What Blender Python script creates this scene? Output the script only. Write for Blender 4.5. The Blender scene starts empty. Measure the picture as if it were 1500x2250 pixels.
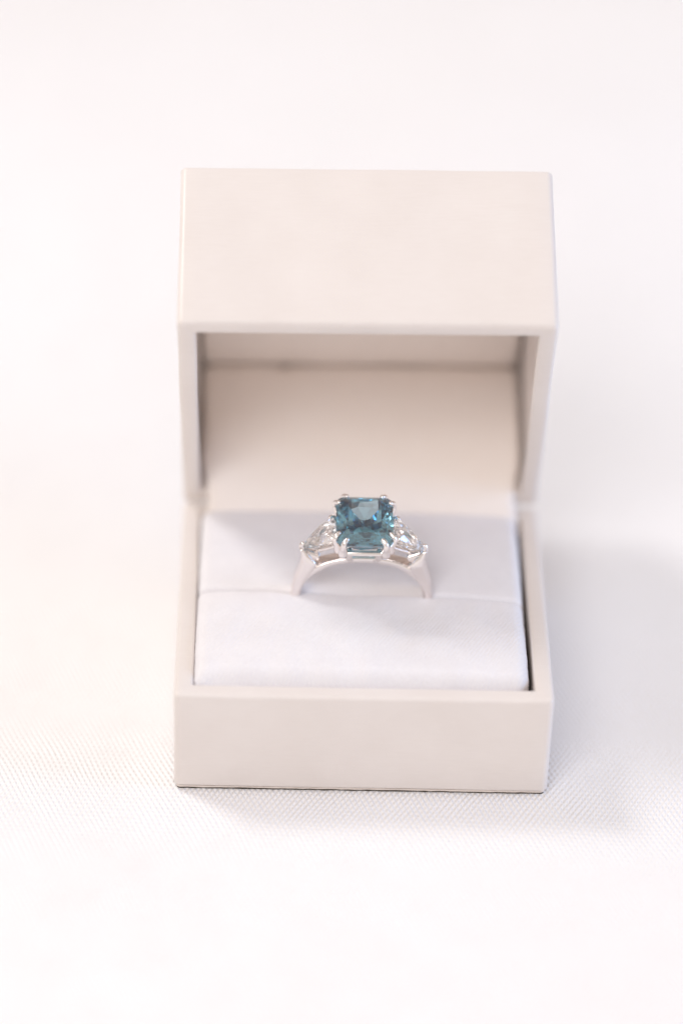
import bpy, bmesh, math, random
from mathutils import Vector, Matrix, noise

random.seed(7)
S = 0.001                      # everything below is written in millimetres
sc = bpy.context.scene
RZ = 16.8                      # height of the base rim above the cloth
D, W, H, DL = 45.77, 52.0, 16.1, 26.66
LID_OPEN, LID_ROLL = math.radians(67.73), math.radians(-0.675)

# ---------------------------------------------------------------- camera
M = [[0.9995771836578049, -0.006956675007627065, 0.028232225976167227],
     [0.018911215267268713, -0.5819969225468073, -0.8129710622667702],
     [0.02208664410557062, 0.8131612305188214, -0.5816192855582335]]
CAM = Vector((-14.285, -379.124, 302.408 + RZ))
cd = bpy.data.cameras.new("camera")
cam = bpy.data.objects.new("camera", cd)
sc.collection.objects.link(cam)
r_, d_, f_ = (Vector(v) for v in M)
mat = Matrix((r_, -d_, -f_)).transposed().to_4x4()
mat.translation = CAM * S
cam.matrix_world = mat
cd.sensor_fit = 'VERTICAL'; cd.sensor_height = 36.0; cd.sensor_width = 24.0
cd.lens = 124.8
cd.clip_start = 0.01; cd.clip_end = 20
cd.dof.use_dof = True; cd.dof.focus_distance = 0.4935; cd.dof.aperture_fstop = 4.3
sc.camera = cam

# ---------------------------------------------------------------- world, lamps, exposure
wd = bpy.data.worlds.new("World"); sc.world = wd; wd.use_nodes = True
bg = wd.node_tree.nodes["Background"]
bg.inputs[0].default_value = (1.0, 0.905, 0.855, 1); bg.inputs[1].default_value = 0.69
def area(name, loc, size, power, col, target=(0, 25, 15), size_y=None):
    l = bpy.data.lights.new(name, 'AREA'); l.energy = power; l.color = col
    l.size = size
    if size_y: l.shape = 'RECTANGLE'; l.size_y = size_y
    o = bpy.data.objects.new(name, l); sc.collection.objects.link(o)
    o.location = Vector(loc)
    o.rotation_euler = (Vector(target) * S - o.location).to_track_quat('-Z', 'Y').to_euler()
    return o
area("window_light", (-0.60, 0.39, 0.86), 0.24, 4.2, (0.985, 0.985, 1.0))
area("cool_side_light", (0.72, -0.05, 0.20), 0.30, 2.3, (0.30, 0.55, 1.0))
area("front_light", (-0.28, -0.60, 0.76), 0.40, 3.3, (0.99, 0.985, 1.0))
sc.view_settings.view_transform = 'Standard'; sc.view_settings.look = 'None'
sc.view_settings.exposure = 0.04; sc.view_settings.gamma = 1.0
cy = sc.cycles
cy.max_bounces = 32; cy.diffuse_bounces = 8; cy.glossy_bounces = 10; cy.transmission_bounces = 32
cy.transparent_max_bounces = 8; cy.sample_clamp_indirect = 6.0; cy.blur_glossy = 0.3
cy.caustics_reflective = True; cy.caustics_refractive = True
cy.use_denoising = True
try: cy.denoiser = 'OPENIMAGEDENOISE'
except Exception: pass

# ---------------------------------------------------------------- helpers
def link_mesh(name, verts, faces, mats, parent=None, smooth=True, mi=None):
    me = bpy.data.meshes.new(name)
    me.from_pydata([(v[0] * S, v[1] * S, v[2] * S) for v in verts], [], faces)
    for m in (mats if isinstance(mats, list) else [mats]): me.materials.append(m)
    if smooth: me.polygons.foreach_set("use_smooth", [True] * len(me.polygons))
    bm = bmesh.new(); bm.from_mesh(me); bmesh.ops.recalc_face_normals(bm, faces=bm.faces[:]); bm.to_mesh(me); bm.free()
    me.update()
    o = bpy.data.objects.new(name, me); sc.collection.objects.link(o)
    if parent: o.parent = parent
    return o
def empty(name, loc, label, cat):
    o = bpy.data.objects.new(name, None); sc.collection.objects.link(o)
    o.location = Vector(loc) * S; o["label"] = label; o["category"] = cat
    o.empty_display_size = 0.01
    return o
def rrect(w, d, r, n=6, cx=0, cy_=0):
    pts = []
    for qx, qy, a0 in ((1, 1, 0), (-1, 1, 90), (-1, -1, 180), (1, -1, 270)):
        for k in range(n + 1):
            a = math.radians(a0 + 90 * k / n)
            pts.append((cx + qx * (w / 2 - r) + r * math.cos(a), cy_ + qy * (d / 2 - r) + r * math.sin(a)))
    return pts
def densify(loop, step):
    out = []
    for i, p in enumerate(loop):
        q = loop[(i + 1) % len(loop)]
        m = max(1, int(round(math.hypot(q[0] - p[0], q[1] - p[1]) / step)))
        for k in range(m): out.append((p[0] + (q[0] - p[0]) * k / m, p[1] + (q[1] - p[1]) * k / m))
    return out
def loft(loops, cap_first=True, cap_last=True):
    n = len(loops[0]); V = [p for l in loops for p in l]; F = []
    for i in range(len(loops) - 1):
        for k in range(n):
            a, b = i * n + k, i * n + (k + 1) % n
            F.append((a, b, b + n, a + n))
    if cap_first: F.append(tuple(range(n)))
    if cap_last: F.append(tuple(range((len(loops) - 1) * n, len(loops) * n)))
    return V, F
def tray(w, d, h, t, floor, r_edge=0.7, r_c=0.9, cy_=0.0, sag=0.05, t_in=None):
    """open box, rim at z=0, outside bottom at z=-h; soft wrapped edges"""
    prof = []                                  # (inset, z)
    for k in range(5):                         # bottom outer rounding
        a = math.radians(90 * k / 4); prof.append((r_edge * 0.6 * (1 - math.sin(a)), -h + r_edge * 0.6 * (1 - math.cos(a))))
    for k in range(1, 4): prof.append((0.04 * math.sin(math.pi * k / 4), -h + r_edge + (h - 2 * r_edge) * k / 4))
    for k in range(7):                         # rim outer rounding
        a = math.radians(90 * k / 6); prof.append((r_edge * (1 - math.cos(a)), -r_edge + r_edge * math.sin(a)))
    prof.append((t / 2, sag))
    for k in range(7):                         # rim inner rounding
        a = math.radians(90 * k / 6); prof.append((t - r_edge * 0.7 * (1 - math.sin(a)), -r_edge * 0.7 * (1 - math.cos(a))))
    prof += [(t_in or t, -4.0), (t_in or t, -h + floor)]
    loops = []
    for ins, z in prof:
        w2, d2 = w - 2 * ins, d - 2 * ins
        base = rrect(W, d, r_c, 6)
        # same vertex count in every loop: scale the straight parts, keep a corner radius
        rr = max(0.35, r_c - ins)
        pts = []
        base_pts = rrect(w2, d2, rr, 6)
        for i, a in enumerate(base_pts):
            b = base_pts[(i + 1) % len(base_pts)]; m = 24 if i % 7 == 6 else 1
            for k in range(m):
                x = a[0] + (b[0] - a[0]) * k / m; y = a[1] + (b[1] - a[1]) * k / m
                cr = math.exp(-((w / 2 - abs(x)) ** 2 + (d / 2 - abs(y)) ** 2) / 6.0)
                n1 = noise.noise(Vector((x * 0.10, y * 0.10, z * 0.06 + h))); n2 = noise.noise(Vector((x * 0.5, y * 0.5, z * 0.3)))
                g = 1 + (0.10 * n1 + 0.015 * n2) / 24
                zz = z + (0.07 * n1 + 0.02 * n2 + 0.13 * cr if z > -1.5 else 0)
                pts.append((x * g, y * g + cy_, zz))
        loops.append(pts)
    return loft(loops)
def tube(path, radii, n=12, cap=True):
    P = [Vector(p) for p in path]; V = []; F = []
    T0 = (P[1] - P[0]).normalized(); N = T0.orthogonal().normalized(); loops = []
    for i, p in enumerate(P):
        T = (P[min(i + 1, len(P) - 1)] - P[max(i - 1, 0)]).normalized()
        N = (N - T * N.dot(T)).normalized(); B = T.cross(N)
        loops.append([tuple(p + (N * math.cos(2 * math.pi * k / n) + B * math.sin(2 * math.pi * k / n)) * radii[i]) for k in range(n)])
    return loft(loops, cap, cap)
def spline(pts, m):
    P = [Vector(p) for p in pts]; P = [P[0] * 2 - P[1]] + P + [P[-1] * 2 - P[-2]]; out = []
    for i in range(1, len(P) - 2):
        for k in range(m):
            t = k / m; a, b, c, d = P[i - 1:i + 3]
            out.append(0.5 * ((2 * b) + (c - a) * t + (2 * a - 5 * b + 4 * c - d) * t * t + (-a + 3 * b - 3 * c + d) * t ** 3))
    out.append(P[-2]); return out
def lerp_list(vals, n):
    out = []
    for i in range(n):
        t = i / (n - 1) * (len(vals) - 1); k = min(int(t), len(vals) - 2)
        out.append(vals[k] + (vals[k + 1] - vals[k]) * (t - k))
    return out
def rounded_tube(pts, rads, m=6, ball=True):
    path = spline(pts, m); rr = lerp_list(rads, len(path))
    if ball:
        e = path[-1]; t = (path[-1] - path[-2]).normalized(); r = rr[-1]
        for k in range(1, 6):
            a = math.radians(88 * k / 5); path.append(e + t * r * math.sin(a)); rr.append(r * math.cos(a))
    return tube(path, rr)
def merge(parts):
    V = []; F = []
    for v, f in parts:
        o = len(V); V += list(v); F += [tuple(i + o for i in g) for g in f]
    return V, F

# ---------------------------------------------------------------- materials
def new_mat(name):
    m = bpy.data.materials.new(name); m.use_nodes = True
    nt = m.node_tree; return m, nt, nt.nodes, nt.links, nt.nodes["Principled BSDF"]
def coords(N, L, scale):
    tc = N.new("ShaderNodeTexCoord"); mp = N.new("ShaderNodeMapping")
    mp.inputs["Scale"].default_value = scale; L.new(tc.outputs["Object"], mp.inputs["Vector"]); return mp.outputs[0]
def nz(N, L, vec, scale, detail=3, rough=0.5):
    n = N.new("ShaderNodeTexNoise"); n.inputs["Scale"].default_value = scale
    n.inputs["Detail"].default_value = detail; n.inputs["Roughness"].default_value = rough
    L.new(vec, n.inputs["Vector"]); return n.outputs["Fac"]
def mth(N, L, op, a, b=None, c=None):
    n = N.new("ShaderNodeMath"); n.operation = op
    for i, x in enumerate((a, b, c)):
        if x is None: continue
        if isinstance(x, (int, float)): n.inputs[i].default_value = x
        else: L.new(x, n.inputs[i])
    return n.outputs[0]
def bump(N, L, h, strength, dist_mm, prev=None):
    b = N.new("ShaderNodeBump"); b.inputs["Strength"].default_value = strength
    b.inputs["Distance"].default_value = dist_mm * S; L.new(h, b.inputs["Height"])
    if prev: L.new(prev, b.inputs["Normal"])
    return b.outputs[0]
def ramp(N, L, fac, stops):
    r = N.new("ShaderNodeValToRGB"); L.new(fac, r.inputs[0])
    e = r.color_ramp.elements
    e[0].position, e[0].color = stops[0][0], (*stops[0][1], 1); e[1].position, e[1].color = stops[1][0], (*stops[1][1], 1)
    for p, c in stops[2:]:
        x = e.new(p); x.color = (*c, 1)
    return r.outputs[0]

def leatherette():
    m, nt, N, L, P = new_mat("cream_leatherette")
    fine = nz(N, L, coords(N, L, (350, 3500, 3500)), 1.0, 4, 0.6)
    blot = nz(N, L, coords(N, L, (90, 90, 90)), 1.0, 3, 0.55)
    mix = mth(N, L, 'ADD', mth(N, L, 'MULTIPLY', fine, 0.35), mth(N, L, 'MULTIPLY', blot, 0.65))
    L.new(ramp(N, L, mix, [(0.3, (0.72, 0.655, 0.612)), (0.7, (0.765, 0.705, 0.665))]), P.inputs["Base Color"])
    P.inputs["Roughness"].default_value = 0.36
    P.inputs["Specular IOR Level"].default_value = 0.5
    P.inputs["Sheen Weight"].default_value = 0.15
    L.new(bump(N, L, fine, 0.6, 0.04), P.inputs["Normal"])
    return m
def suede(name, c0, c1):
    m, nt, N, L, P = new_mat(name)
    v = coords(N, L, (1000, 1000, 1000))
    a = nz(N, L, v, 2.3, 3, 0.6); b = nz(N, L, v, 0.22, 4, 0.55)
    w1 = N.new("ShaderNodeTexWave"); w1.inputs["Scale"].default_value = 0.62; w1.inputs["Distortion"].default_value = 1.5
    w1.inputs["Detail"].default_value = 2; w1.inputs["Detail Scale"].default_value = 2.0
    mp = N.new("ShaderNodeMapping"); mp.inputs["Rotation"].default_value = (0, 0, 0.5); L.new(v, mp.inputs[0]); L.new(mp.outputs[0], w1.inputs[0])
    h = mth(N, L, 'ADD', mth(N, L, 'MULTIPLY', a, 0.7), mth(N, L, 'MULTIPLY', w1.outputs["Fac"], 0.3))
    L.new(ramp(N, L, mth(N, L, 'ADD', mth(N, L, 'MULTIPLY', a, 0.5), mth(N, L, 'MULTIPLY', b, 0.5)), [(0.3, c0), (0.7, c1)]), P.inputs["Base Color"])
    P.inputs["Roughness"].default_value = 0.85; P.inputs["Sheen Weight"].default_value = 0.35
    P.inputs["Sheen Roughness"].default_value = 0.4
    L.new(bump(N, L, h, 0.9, 0.10), P.inputs["Normal"])
    return m
def cloth_mat():
    m, nt, N, L, P = new_mat("white_woven_cloth")
    v = coords(N, L, (1000, 1000, 1000))
    wob = N.new("ShaderNodeTexNoise"); wob.inputs["Scale"].default_value = 0.035; wob.inputs["Detail"].default_value = 2
    L.new(v, wob.inputs["Vector"])
    sub = N.new("ShaderNodeVectorMath"); sub.operation = 'SUBTRACT'; sub.inputs[1].default_value = (0.5, 0.5, 0.5); L.new(wob.outputs["Color"], sub.inputs[0])
    sca = N.new("ShaderNodeVectorMath"); sca.operation = 'SCALE'; sca.inputs["Scale"].default_value = 2.2; L.new(sub.outputs[0], sca.inputs[0])
    add = N.new("ShaderNodeVectorMath"); add.operation = 'ADD'; L.new(v, add.inputs[0]); L.new(sca.outputs[0], add.inputs[1])
    mp = N.new("ShaderNodeMapping"); mp.inputs["Rotation"].default_value = (0, 0, math.radians(4)); L.new(add.outputs[0], mp.inputs[0])
    sp = N.new("ShaderNodeSeparateXYZ"); L.new(mp.outputs[0], sp.inputs[0])
    x, y = sp.outputs[0], sp.outputs[1]
    tp = 2 * math.pi
    u = mth(N, L, 'SINE', mth(N, L, 'ADD', mth(N, L, 'MULTIPLY', x, tp / 0.80), mth(N, L, 'MULTIPLY', y, tp / 1.66)))
    w = mth(N, L, 'SINE', mth(N, L, 'SUBTRACT', mth(N, L, 'MULTIPLY', x, tp / 0.80), mth(N, L, 'MULTIPLY', y, tp / 1.66)))
    thr = nz(N, L, v, 1.4, 2, 0.6)
    amp = mth(N, L, 'MULTIPLY', nz(N, L, v, 0.16, 3, 0.6), 0.75)
    am2 = mth(N, L, 'SUBTRACT', 0.72, amp)
    slub = nz(N, L, coords(N, L, (1600, 120, 1000)), 1.0, 2, 0.6)
    h = mth(N, L, 'ADD', mth(N, L, 'ADD', mth(N, L, 'MULTIPLY', u, amp), mth(N, L, 'MULTIPLY', w, am2)), mth(N, L, 'ADD', mth(N, L, 'MULTIPLY', thr, 0.5), mth(N, L, 'MULTIPLY', slub, 0.4)))
    big = nz(N, L, v, 0.02, 3, 0.5)
    L.new(ramp(N, L, big, [(0.3, (0.875, 0.850, 0.838)), (0.7, (0.905, 0.885, 0.875))]), P.inputs["Base Color"])
    P.inputs["Roughness"].default_value = 0.38; P.inputs["Specular IOR Level"].default_value = 0.45
    P.inputs["Sheen Weight"].default_value = 0.2
    L.new(bump(N, L, h, 1.0, 0.125), P.inputs["Normal"])
    return m
def metal():
    m, nt, N, L, P = new_mat("polished_white_metal")
    P.inputs["Base Color"].default_value = (0.88, 0.825, 0.80, 1); P.inputs["Metallic"].default_value = 1
    P.inputs["Roughness"].default_value = 0.08
    return m
def gem(name, ior, col, density):
    m = bpy.data.materials.new(name); m.use_nodes = True; nt = m.node_tree; N, L = nt.nodes, nt.links
    N.remove(N["Principled BSDF"]); out = N["Material Output"]
    g = N.new("ShaderNodeBsdfGlass"); g.inputs["IOR"].default_value = ior; g.inputs["Roughness"].default_value = 0.0
    g.inputs["Color"].default_value = (1, 1, 1, 1)
    L.new(g.outputs[0], out.inputs["Surface"])
    if density:
        a = N.new("ShaderNodeVolumeAbsorption"); a.inputs["Color"].default_value = (*col, 1); a.inputs["Density"].default_value = density
        L.new(a.outputs[0], out.inputs["Volume"])
    else: g.inputs["Color"].default_value = (*col, 1)
    return m
def paper():
    m, nt, N, L, P = new_mat("bare_board")
    P.inputs["Base Color"].default_value = (0.78, 0.70, 0.64, 1); P.inputs["Roughness"].default_value = 0.9
    L.new(bump(N, L, nz(N, L, coords(N, L, (2500, 2500, 2500)), 1.0, 3), 0.6, 0.05), P.inputs["Normal"])
    return m
MB = leatherette()
MPAD = suede("white_suede", (0.755, 0.728, 0.742), (0.81, 0.788, 0.80))
MLIN = suede("lining_fabric", (0.88, 0.80, 0.74), (0.90, 0.83, 0.775))
MFELT, _a, _b, _c, _P = new_mat("dark_felt"); _P.inputs["Base Color"].default_value = (0.06, 0.045, 0.03, 1); _P.inputs["Roughness"].default_value = 1.0
MCL = cloth_mat(); MM = metal(); MPAP = paper()
MBLUE = gem("teal_gem", 2.4, (0.0, 0.585, 0.725), 138.0)
MDIA = gem("clear_gem", 2.2, (1.0, 1.0, 1.0), 0)

# ---------------------------------------------------------------- tablecloth
def cloth():
    xs = []; x = -900.0
    def axis(lo, hi, fine_lo, fine_hi, fs, cs):
        out = []; t = lo
        while t < hi:
            out.append(t)
            t += fs if fine_lo <= t < fine_hi else cs
        out.append(hi); return out
    X = axis(-900, 900, -110, 110, 2.5, 15); Y = axis(-500, 1100, -90, 330, 2.5, 15)
    V = []
    for y in Y:
        for x in X:
            far = min(1.0, max(0.0, (math.hypot(x, y - 20) - 55) / 120))
            z = far * (noise.noise(Vector((x * 0.008, y * 0.011, 3.1))) * 3.6 + noise.noise(Vector((x * 0.02, y * 0.02, 9))) * 0.5)
            t = min(1.0, max(0.0, (y - 75 - 0.10 * x) / 150)); z += 9.0 * t * t * (3 - 2 * t)
            V.append((x, y, z))
    nx = len(X); F = [(j * nx + i, j * nx + i + 1, (j + 1) * nx + i + 1, (j + 1) * nx + i) for j in range(len(Y) - 1) for i in range(nx - 1)]
    o = link_mesh("tablecloth", V, F, MCL)
    o["label"] = "white woven tablecloth spread flat under the open ring box"; o["category"] = "tablecloth"
    o["kind"] = "structure"
    return o
cloth()

# ---------------------------------------------------------------- ring box
box = empty("ring_box", (0, D / 2, 0), "open cream leatherette ring box with a white cushion inside, standing on the cloth", "ring box")
T = 2.6
def into_box(v): return [(a, b - D / 2, c) for a, b, c in v]
# base
v, f = tray(W, D, H, T, 1.6)
base = link_mesh("base", [(x, y, z + RZ) for x, y, z in v], f, MB, box)
# bare board under the base
outline = densify(rrect(W - 0.7, D - 0.7, 0.6, 4), 0.9)
loops = []
for z, ins in ((0.27, 0.3), (0.29, 0.03), (0.57, 0.0), (0.59, 0.8), (0.76, 0.8)):
    lp = []
    for i, (x, y) in enumerate(outline):
        j = noise.noise(Vector((x * 0.9, y * 0.9, z * 2))) * 0.10
        k = 1 - (ins + j) / 25
        lp.append((x * k, y * k, z + 0.05 * noise.noise(Vector((x * 0.7, y * 0.7, 4)))))
    loops.append(lp)
v, f = loft(loops)
link_mesh("bottom_board", v, f, MPAP, box, smooth=False)

felt = densify(rrect(W - 0.9, D - 0.9, 0.5, 4), 0.5); loops = []
for z in (0.0, 0.25):
    loops.append([(x * (1 + 0.004 * noise.noise(Vector((x * 1.1, y * 1.1, 7)))), y * (1 + 0.006 * noise.noise(Vector((x * 1.3, y * 1.3, 1)))),
                   z + (0.05 * noise.noise(Vector((x * 1.5, y * 1.5, 4))) if z else 0)) for x, y in felt])
v, f = loft(loops); link_mesh("base_felt", v, f, MFELT, box, smooth=False)

# cushions: two padded rolls with the slot for the ring between them
def cushion(name, x0, x1, y0f, y1f, ztop, r_side, r_front, r_back, seed, depth=8.0, ear_l=0.0):
    NX, NY = 120, 64
    def fall(s, r):
        # s: distance from the edge (mm)
        if s >= r: return 0.0
        q = 1 - max(0.0, s) / r
        return r * (1 - math.sqrt(max(0.0, 1 - q * q)))
    def ax(n, r, length, r2):
        out = []
        for i in range(9): out.append(r * (1 - math.cos(math.radians(90 * i / 8))))
        m = n - 18
        for i in range(1, m): out.append(r + (length - r - r2) * i / m)
        for i in range(9): out.append(length - r2 * math.cos(math.radians(90 * (1) ) ) - r2 * math.cos(math.radians(90 * i / 8)) if False else length - r2 + r2 * math.sin(math.radians(90 * i / 8)))
        return out
    U = ax(NX, r_side, x1 - x0, r_side)
    rows = []
    Lm = 1.0
    for j, tv in enumerate(ax(NY, r_front, 20.0, r_back)):
        row = []
        for i, u in enumerate(U):
            x = x0 + u
            ya, yb = y0f(x), y1f(x); y = ya + (yb - ya) * tv / 20.0
            se = min(u, (x1 - x0) - u)
            z = ztop(x, y)
            z -= fall(se, r_side) + 0.35 * math.exp(-se / 2.5)
            z -= fall((tv) * (yb - ya) / 20.0, r_front) + fall((20.0 - tv) * (yb - ya) / 20.0, r_back)
            z += 0.07 * noise.noise(Vector((x * 0.25, y * 0.35, seed))) + 0.02 * noise.noise(Vector((x * 1.1, y * 1.3, seed + 5)))
            jx = 0.10 * noise.noise(Vector((0, y * 1.3, seed + 11))) + 0.05 * noise.noise(Vector((0, y * 4.1, seed))) if se < 0.4 else 0
            ear = ear_l * math.exp(-((y - 2.6) / 1.1) ** 2) * math.exp(-(u / 1.6) ** 2)
            row.append((x - ear + (jx if i < NX / 2 else -jx), y, z))
        rows.append(row)
    nx = len(U); ny = len(rows); V = [p for r in rows for p in r]
    F = [(j * nx + i, j * nx + i + 1, (j + 1) * nx + i + 1, (j + 1) * nx + i) for j in range(ny - 1) for i in range(nx - 1)]
    ring = [i for i in range(nx)] + [j * nx + nx - 1 for j in range(1, ny)] + [(ny - 1) * nx + i for i in range(nx - 2, -1, -1)] + [j * nx for j in range(ny - 2, 0, -1)]
    b = len(V)
    for k in ring: V.append((V[k][0], V[k][1], -depth))
    n = len(ring)
    for k in range(n): F.append((ring[k], ring[(k + 1) % n], b + (k + 1) % n, b + k))
    F.append(tuple(b + k for k in range(n)))
    return link_mesh(name, [(a, q - D / 2, c + RZ) for a, q, c in V], F, MPAD, box)
def slot_y(x): return 22.6 - 0.035 * x
def front_top(x, y):
    xs = (x + 0.4) / 23.0
    q = max(0.0, min(1.0, (y - 2.6) / (2.9 - 0.5 * xs))); q = math.sin(q * math.pi / 2)
    z = -2.0 + 3.25 * q - 0.30 * xs * xs
    z += 0.55 * math.exp(-((y - 12) / 6) ** 2) * (1 - 0.5 * xs * xs)
    z += 0.22 * noise.noise(Vector((x * 0.11, y * 0.16, 8.0))) + 0.10 * noise.noise(Vector((x * 0.35, y * 0.22, 3.0)))
    z -= sum(0.2 * math.exp(-((x - c) / 1.6) ** 2 - ((y - 22.6) / 2.4) ** 2) for c in (-9.4, 9.2))
    z -= 0.15 * math.exp(-(x / 7.0) ** 2 - ((y - 22.6) / 2.5) ** 2)
    # tucked corners rise to the rim
    cl = min(1.0, max(0.0, (-xs - 0.86) / 0.14)); cr = min(1.0, max(0.0, (xs - 0.90) / 0.10))
    z += (2.6 * cl * cl + 0.6 * cr) * (1 - q)
    return z
def back_top(x, y):
    xs = (x + 0.4) / 23.0
    dip = 0.9 * math.exp(-((y - 22.6) / 1.3) ** 2) / (1 + math.exp((abs(x) - 9.0) / 0.8))
    return 1.2 - dip - 0.3 * xs * xs + 0.25 * math.sin(max(0, min(1, (y - 22.6) / 19.5)) * math.pi)
cushion("front_cushion", -23.36, 22.75, lambda x: T + 0.1 + 0.42 * max(0, x - 20.4) ** 2 + 0.20 * max(0, -20.8 - x) ** 2, lambda x: slot_y(x), front_top, 1.7, 0.8, 1.15, 2.0, ear_l=0.85)
cushion("back_cushion", -23.25, 22.75, lambda x: slot_y(x) + 0.03, lambda x: 42.5, back_top, 1.5, 0.9, 0.7, 6.0)

# lid
Rl = Matrix.Rotation(LID_ROLL, 4, 'Y') @ Matrix.Rotation(-LID_OPEN, 4, 'X')
v, f = tray(W, D, DL, T, 1.6, t_in=1.9)
lid = link_mesh("lid", [(x, y - D / 2, -z) for x, y, z in v], f, MB, box)
# tray() is made rim-up; here it is mirrored so that its rim faces down (z = 0) and its top panel is at z = DL
lm = Rl.copy(); lm.translation = Vector((0, D / 2, RZ)) * S
lid.matrix_local = lm
# lining of the lid: a padded card down the top panel, the rear wall and into the base
def card(name, path, x0, x1, seed, m=8, thick=1.0, pinch=None):
    P = spline([(0, a, b) for a, b in path], m); V = []; nx = 70
    for j, p in enumerate(P):
        q = P[min(j + 1, len(P) - 1)] - P[max(j - 1, 0)]; nrm = Vector((0, -q.z, q.y)).normalized()
        if nrm.dot(Vector((0, -1, -1))) < 0: nrm = -nrm
        for i in range(nx + 1):
            xa, xb = x0(j / len(P)), x1(j / len(P)); u = i / nx; x = xa + (xb - xa) * u
            e = min(u, 1 - u) * (xb - xa); ej = min(j, len(P) - 1 - j) * 0.5 if pinch is None else j * 0.6
            puff = -0.4 * math.exp(-e / 0.5) - 0.35 * math.exp(-ej / 0.5) + 0.13 * noise.noise(Vector((x * 0.15, j * 0.12, seed)))
            if pinch is not None: puff -= 0.7 * math.exp(-((x - pinch) / 0.8) ** 2) * math.exp(-j * 0.5)
            V.append(tuple(p + nrm * puff + Vector((x, 0, 0))))
    k = nx + 1
    F = [(j * k + i, j * k + i + 1, (j + 1) * k + i + 1, (j + 1) * k + i) for j in range(len(P) - 1) for i in range(nx)]
    o = link_mesh(name, V, F, MLIN, lid)
    md = o.modifiers.new("thickness", 'SOLIDIFY'); md.thickness = thick * S; md.offset = 0
CZ = DL - 4.6
def bow(k): return 0.95 * math.sin(math.pi * min(1, max(0, k)))
card("lid_lining", [(-(D - T) + 0.6, CZ + 0.3), (-D * 0.7, CZ - 0.1), (-D * 0.4, CZ - 0.15), (-14, CZ), (-T - 0.6, CZ + 0.35)],
     lambda k: -23.35, lambda k: 23.2, 2.0)
card("hinge_lining", [(-T - 1.15, CZ - 0.30), (-T - 1.3, CZ - 4), (-T - 1.45, 12), (-T - 1.3, 6), (-T - 1.0, 2.0), (-2.9, -0.8), (-1.53, -2.94), (1.4, -4.4)],
     lambda k: -23.3 + 0.25 * k + bow((k - 0.45) * 2) + 0.4 * math.exp(-((k - 0.3) / 0.13) ** 2), lambda k: 23.15 - bow((k - 0.45) * 2), 5.0, pinch=-11.5)
# hinge rod seen only as a dark line in the corners
v, f = tube([(-20, 0, 0), (20, 0, 0)], [0.35, 0.35])
link_mesh("hinge", [(a, D / 2 - 0.9, RZ - 0.9) for a, b, c in v] and [(a, b + D / 2 - 1.6, c + RZ - 0.6) for a, b, c in v], f, MM, box)

# ---------------------------------------------------------------- ring
LEAN = math.radians(5.2)
ZC, RI, HI = -1.0, 8.8, 7.05            # inner curve: centre, radius, height of the flattened top
ZB = ZC - RI - 1.25                      # lowest point of the band
ring = bpy.data.objects.new("ring", None); sc.collection.objects.link(ring)
ring["label"] = "white metal ring with teal rectangular stone between clear triangular stones, upright in the cushion slot"
ring["category"] = "ring"; ring.empty_display_size = 0.01
rm = Matrix.Rotation(LEAN, 4, 'X')
p0 = Vector((-0.13, 22.9, RZ + 1.2)); org = p0 + (rm.to_3x3() @ Vector((0, 0, ZB)))
rm.translation = org * S; ring.matrix_world = rm
def rl(vs): return [(a, b, c - ZB) for a, b, c in vs]
def band():
    n = 240; loops = []
    ts = []
    for i in range(n):
        a = 2 * math.pi * i / n; c, s = math.cos(a), math.sin(a)
        if s >= 0:
            e = 2.2
            k = (abs(c) ** e / RI ** e + abs(s) ** e / HI ** e) ** (-1 / e)
        else: k = RI
        px, pz = c * k, s * k + ZC
        ts.append((a, px, pz))
    for i in range(n):
        a, px, pz = ts[i]; q = ts[(i + 1) % n]; pr = ts[i - 1]
        tx, tz = q[1] - pr[1], q[2] - pr[2]; l = math.hypot(tx, tz); nx_, nz_ = tz / l, -tx / l
        dt = abs(math.degrees(a) - 90) if a < math.pi * 1.5 else abs(math.degrees(a) - 450)     # degrees from the top
        # thickness and half width
        def sm(x, lo, hi): t = max(0, min(1, (x - lo) / (hi - lo))); return t * t * (3 - 2 * t)
        th = 0.95 + 0.30 * sm(dt, 30, 60)
        hw = 0.95 + 0.25 * sm(dt, 34, 50)
        cs = []
        m = 20
        for k in range(m):
            b = 2 * math.pi * k / m; cb, sb = math.cos(b), math.sin(b); e = 0.45
            yy = hw * math.copysign(abs(cb) ** e, cb); rr = th * (0.5 + 0.5 * math.copysign(abs(sb) ** (0.55 if sb > 0 else 0.3), sb))
            cs.append((px + nx_ * rr, yy, pz + nz_ * rr))
        loops.append(cs)
    V = [p for l in loops for p in l]; m = 20
    F = [(i * m + k, i * m + (k + 1) % m, ((i + 1) % n) * m + (k + 1) % m, ((i + 1) % n) * m + k) for i in range(n) for k in range(m)]
    return V, F
v, f = band(); link_mesh("band", rl(v), f, MM, ring)
def shoulder(side):
    keys = [((8.6, -0.2), (9.9, -0.3), 1.0), ((8.3, 1.2), (9.85, 1.0), 1.12), ((7.9, 2.6), (9.7, 2.5), 1.25), ((7.1, 4.2), (9.15, 4.3), 1.35), ((6.35, 5.45), (8.8, 5.9), 1.35),
            ((6.95, 6.55), (8.7, 7.1), 1.1), ((8.05, 7.9), (8.95, 8.15), 0.7)]
    A = spline([(k[0][0], 0, k[0][1]) for k in keys], 5); B = spline([(k[1][0], 0, k[1][1]) for k in keys], 5)
    hw = lerp_list([k[2] for k in keys], len(A)); loops = []
    for a, b, h in zip(A, B, hw):
        c = (a + b) / 2; d = (b - a) / 2; lp = []
        for k in range(20):
            t = 2 * math.pi * k / 20; ct, st = math.cos(t), math.sin(t)
            q = c + d * math.copysign(abs(ct) ** 0.55, ct) + Vector((0, h, 0)) * math.copysign(abs(st) ** 0.55, st)
            lp.append((q.x * side, q.y, q.z))
        loops.append(lp)
    return loft(loops)
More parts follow.
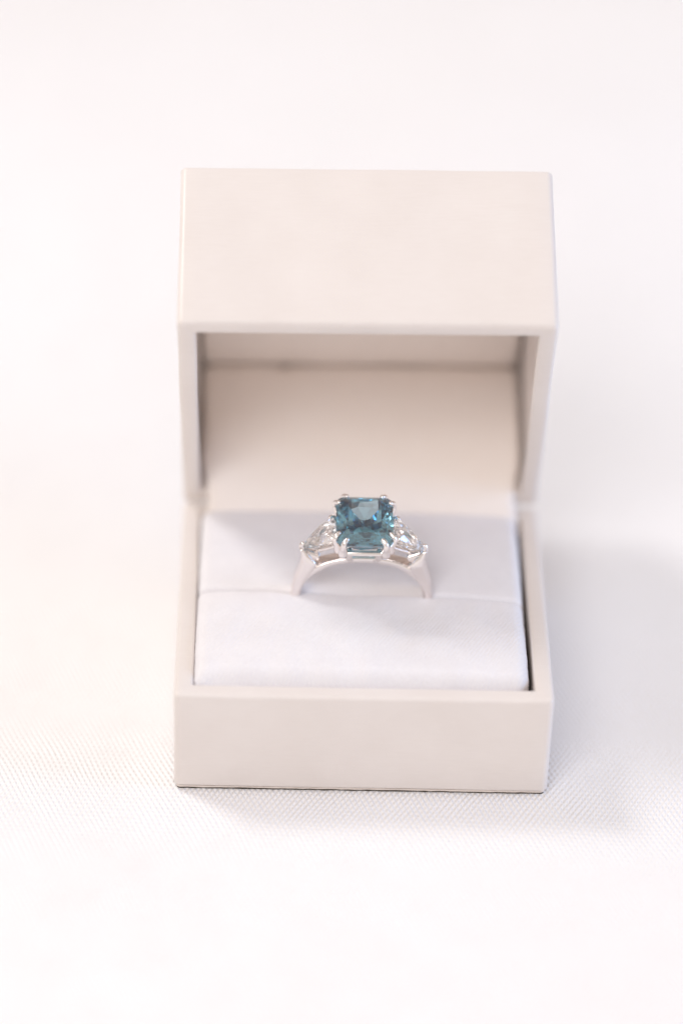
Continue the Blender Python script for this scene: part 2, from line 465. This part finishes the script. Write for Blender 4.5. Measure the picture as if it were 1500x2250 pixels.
for sd in (-1, 1):
    v, f = shoulder(sd); link_mesh("shoulder", rl(v), f, MM, ring)

def hull(name, pts, mat, parent=None):
    bm = bmesh.new()
    for p in pts: bm.verts.new(p)
    r = bmesh.ops.convex_hull(bm, input=bm.verts[:])
    bmesh.ops.delete(bm, geom=list({g for g in r["geom_interior"] + r["geom_unused"] if isinstance(g, bmesh.types.BMVert)}), context='VERTS')
    bmesh.ops.dissolve_limit(bm, angle_limit=math.radians(1.0), verts=bm.verts[:], edges=bm.edges[:])
    bmesh.ops.recalc_face_normals(bm, faces=bm.faces[:])
    bmesh.ops.scale(bm, vec=(S, S, S), verts=bm.verts[:])
    me = bpy.data.meshes.new(name); bm.to_mesh(me); bm.free(); me.materials.append(mat)
    o = bpy.data.objects.new(name, me); sc.collection.objects.link(o)
    if parent: o.parent = parent
    return o
GZ = 13.0; GX, GY, CUT = 3.95, 5.10, 0.85
def octo(sx, sy, cut, z):
    return [(sx, sy - cut, z), (sx - cut, sy, z), (-sx + cut, sy, z), (-sx, sy - cut, z), (-sx, -sy + cut, z), (-sx + cut, -sy, z), (sx - cut, -sy, z), (sx, -sy + cut, z)]
def centre_points():
    p = octo(GX, GY, CUT, 0.08) + octo(GX, GY, CUT, -0.12)
    # crown
    p += octo(GX - 0.75, GY - 0.75, CUT * 0.85, 0.62)
    p += [(0, GY - 0.68, 0.60), (0, -GY + 0.68, 0.60), (GX - 0.68, 0, 0.60), (-GX + 0.68, 0, 0.60)]
    p += octo(GX - 1.65, GY - 1.6, CUT * 0.7, 1.10)
    # pavilion: staggered brilliant facets
    def pv(k, d, mid=True, rot=False):
        sx, sy = GX * k, GY * k
        out = [(sx, sy * 0.52, -d), (sx, -sy * 0.52, -d), (-sx, sy * 0.52, -d), (-sx, -sy * 0.52, -d),
               (sx * 0.5, sy, -d), (-sx * 0.5, sy, -d), (sx * 0.5, -sy, -d), (-sx * 0.5, -sy, -d)]
        out += [(sx * 0.86, sy * 0.86, -d), (-sx * 0.86, sy * 0.86, -d), (sx * 0.86, -sy * 0.86, -d), (-sx * 0.86, -sy * 0.86, -d)]
        return out
    def pv2(k, d):
        sx, sy = GX * k, GY * k
        return [(sx, 0, -d), (-sx, 0, -d), (0, sy, -d), (0, -sy, -d), (sx * 0.78, sy * 0.66, -d), (-sx * 0.78, sy * 0.66, -d),
                (sx * 0.78, -sy * 0.66, -d), (-sx * 0.78, -sy * 0.66, -d)]
    def ring_at(k, d, n, off):
        out = []
        for i in range(n):
            a = 2 * math.pi * (i + off) / n; c, s_ = math.cos(a), math.sin(a)
            q = (abs(c) ** 3.2 + abs(s_) ** 3.2) ** (-1 / 3.2)
            out.append((GX * k * c * q, GY * k * s_ * q, -d))
        return out
    p += pv(0.91, 0.95) + ring_at(0.78, 1.75, 16, 0.5) + ring_at(0.60, 2.55, 16, 0) + ring_at(0.40, 3.25, 12, 0.5) + ring_at(0.21, 3.75, 8, 0)
    p += [(0, 0.6, -4.1), (0, -0.6, -4.1)]
    return p
rng = random.Random(3)
pts = [(a + rng.uniform(-.09, .09), b + rng.uniform(-.09, .09), c + rng.uniform(-.05, .05)) if c < -0.3 else (a, b, c) for a, b, c in centre_points()]
cs = hull("centre_stone", pts, MBLUE, ring); cs.location = (0, 0, (GZ - ZB) * S)
cs["label"] = "teal blue radiant cut centre stone"

def trillion_points():
    # flat side towards -x (to the centre stone), point towards +x ; size in mm
    def tri(k, z, n=4, bulge=0.5):
        A = [Vector((-2.0, -2.35)), Vector((3.7, 0)), Vector((-2.0, 2.35))]; out = []
        for i in range(3):
            a, b = A[i], A[(i + 1) % 3]; mid = (a + b) / 2; nn = Vector((b - a).yx); nn = Vector(((b - a).y, -(b - a).x)).normalized()
            for t in range(n):
                u = t / n; q = a + (b - a) * u + nn * bulge * 4 * u * (1 - u) * (0.5 if i == 2 else 1)
                out.append((q.x * k, q.y * k, z))
        return out
    p = tri(1, 0.06, 5) + tri(1, -0.1, 5) + tri(0.86, 0.42, 4) + tri(0.70, 0.68, 3) + tri(0.5, 0.86, 2)
    p += tri(0.80, -0.75, 3) + tri(0.58, -1.35, 4, 0.25) + tri(0.34, -1.85, 3, 0.2) + tri(0.14, -2.2, 2, 0.1) + [(0.0, 0, -2.4)]
    p = [(a + rng.uniform(-.09, .09), b + rng.uniform(-.09, .09), c) if c < -0.3 or 0.1 < c < 0.8 else (a, b, c) for a, b, c in p]
    return p
tr = hull("side_stone", trillion_points(), MDIA, ring)
TT = math.radians(40)
def tri_matrix(side):
    m = Matrix.Rotation(TT, 4, 'Y')
    if side < 0: m = Matrix.Rotation(math.pi, 4, 'Z') @ m
    m.translation = Vector((side * 5.75, 0, 10.35 - ZB)) * S
    return m
tr.matrix_local = tri_matrix(1)
tr2 = tr.copy(); sc.collection.objects.link(tr2); tr2.parent = ring; tr2.matrix_local = tri_matrix(-1)

# gallery rail below the centre stone
lp = [(x, y) for x, y in rrect(7.0, 8.2, 1.5, 5)]
loops = []
def ring_tube(path, r, n=10, flat=1.0):
    P = [Vector(p) for p in path]; m = len(P); V = []
    for i, p in enumerate(P):
        Tn = (P[(i + 1) % m] - P[i - 1]).normalized(); B = Vector((0, 0, 1)); B = (B - Tn * B.dot(Tn)).normalized(); Nn = Tn.cross(B)
        V += [tuple(p + Nn * math.cos(2 * math.pi * k / n) * r + B * math.sin(2 * math.pi * k / n) * r * flat) for k in range(n)]
    F = [(i * n + k, i * n + (k + 1) % n, ((i + 1) % m) * n + (k + 1) % n, ((i + 1) % m) * n + k) for i in range(m) for k in range(n)]
    return V, F
RAILZ = 10.7
v, f = ring_tube([(x, y, RAILZ) for x, y in lp], 0.42, flat=0.95)
link_mesh("gallery_rail", rl(v), f, MM, ring)
# small posts joining rail and band
for sx in (-1, 1):
    v, f = merge([rounded_tube([(sx * 2.1, sy * 3.6, RAILZ), (sx * 2.0, sy * 2.4, 8.3), (sx * 1.8, sy * 0.8, 6.7)], [0.42, 0.45, 0.5], ball=False) for sy in (-1, 1)])
    link_mesh("gallery_post", rl(v), f, MM, ring)
# claws of the centre stone, a pair at each corner
for sx in (-1, 1):
    for sy in (-1, 1):
        for (tx, ty) in ((3.98, 3.65), (2.85, 5.0)):
            bx, by = 3.15 + (0.40 if tx > 3.5 else -0.15), 3.75 + (-0.35 if tx > 3.5 else 0.45)
            pts = [(sx * bx, sy * by, RAILZ - 0.2), (sx * (bx + 0.35 * (tx - bx)), sy * (by + 0.35 * (ty - by)), RAILZ + 1.0),
                   (sx * (tx + 0.08), sy * (ty + 0.08), GZ - 0.5), (sx * (tx + 0.05), sy * (ty + 0.05), GZ + 0.2), (sx * (tx - 0.38), sy * (ty - 0.38), GZ + 0.58)]
            v, f = rounded_tube(pts, [0.66, 0.62, 0.44, 0.37, 0.33])
            link_mesh("prong", rl(v), f, MM, ring)
# baskets of the side stones
for sx in (-1, 1):
    m = tri_matrix(sx)
    def tl(p):
        q = m @ (Vector(p) * S); q = q / S; return (q.x, q.y, q.z + ZB)
    rail = []
    A = [Vector((-1.4, -1.7, -1.7)), Vector((2.6, 0, -1.7)), Vector((-1.4, 1.7, -1.7))]
    for i in range(3):
        for t in range(8):
            q = A[i] + (A[(i + 1) % 3] - A[i]) * t / 8; rail.append(tl(q))
    v, f = ring_tube(rail, 0.27)
    link_mesh("side_rail", rl(v), f, MM, ring)
    # outer claw grows out of the shoulder, inner claws from the rail
    sets = [[(2.9, 0, -2.6), (3.5, 0, -1.4), (3.8, 0, -0.3), (3.55, 0, 0.35), (3.2, 0, 0.5)]]
    for sy in (-1, 1):
        sets.append([(-1.3, sy * 1.5, -1.9), (-1.6, sy * 1.95, -0.9), (-1.95, sy * 2.4, -0.1), (-1.85, sy * 2.3, 0.35), (-1.65, sy * 2.05, 0.5)])
    for k, s in enumerate(sets):
        v, f = rounded_tube([tl(p) for p in s], [0.75, 0.62, 0.42, 0.36, 0.32] if k == 0 else [0.36, 0.32, 0.30, 0.29, 0.27])
        link_mesh("prong", rl(v), f, MM, ring)
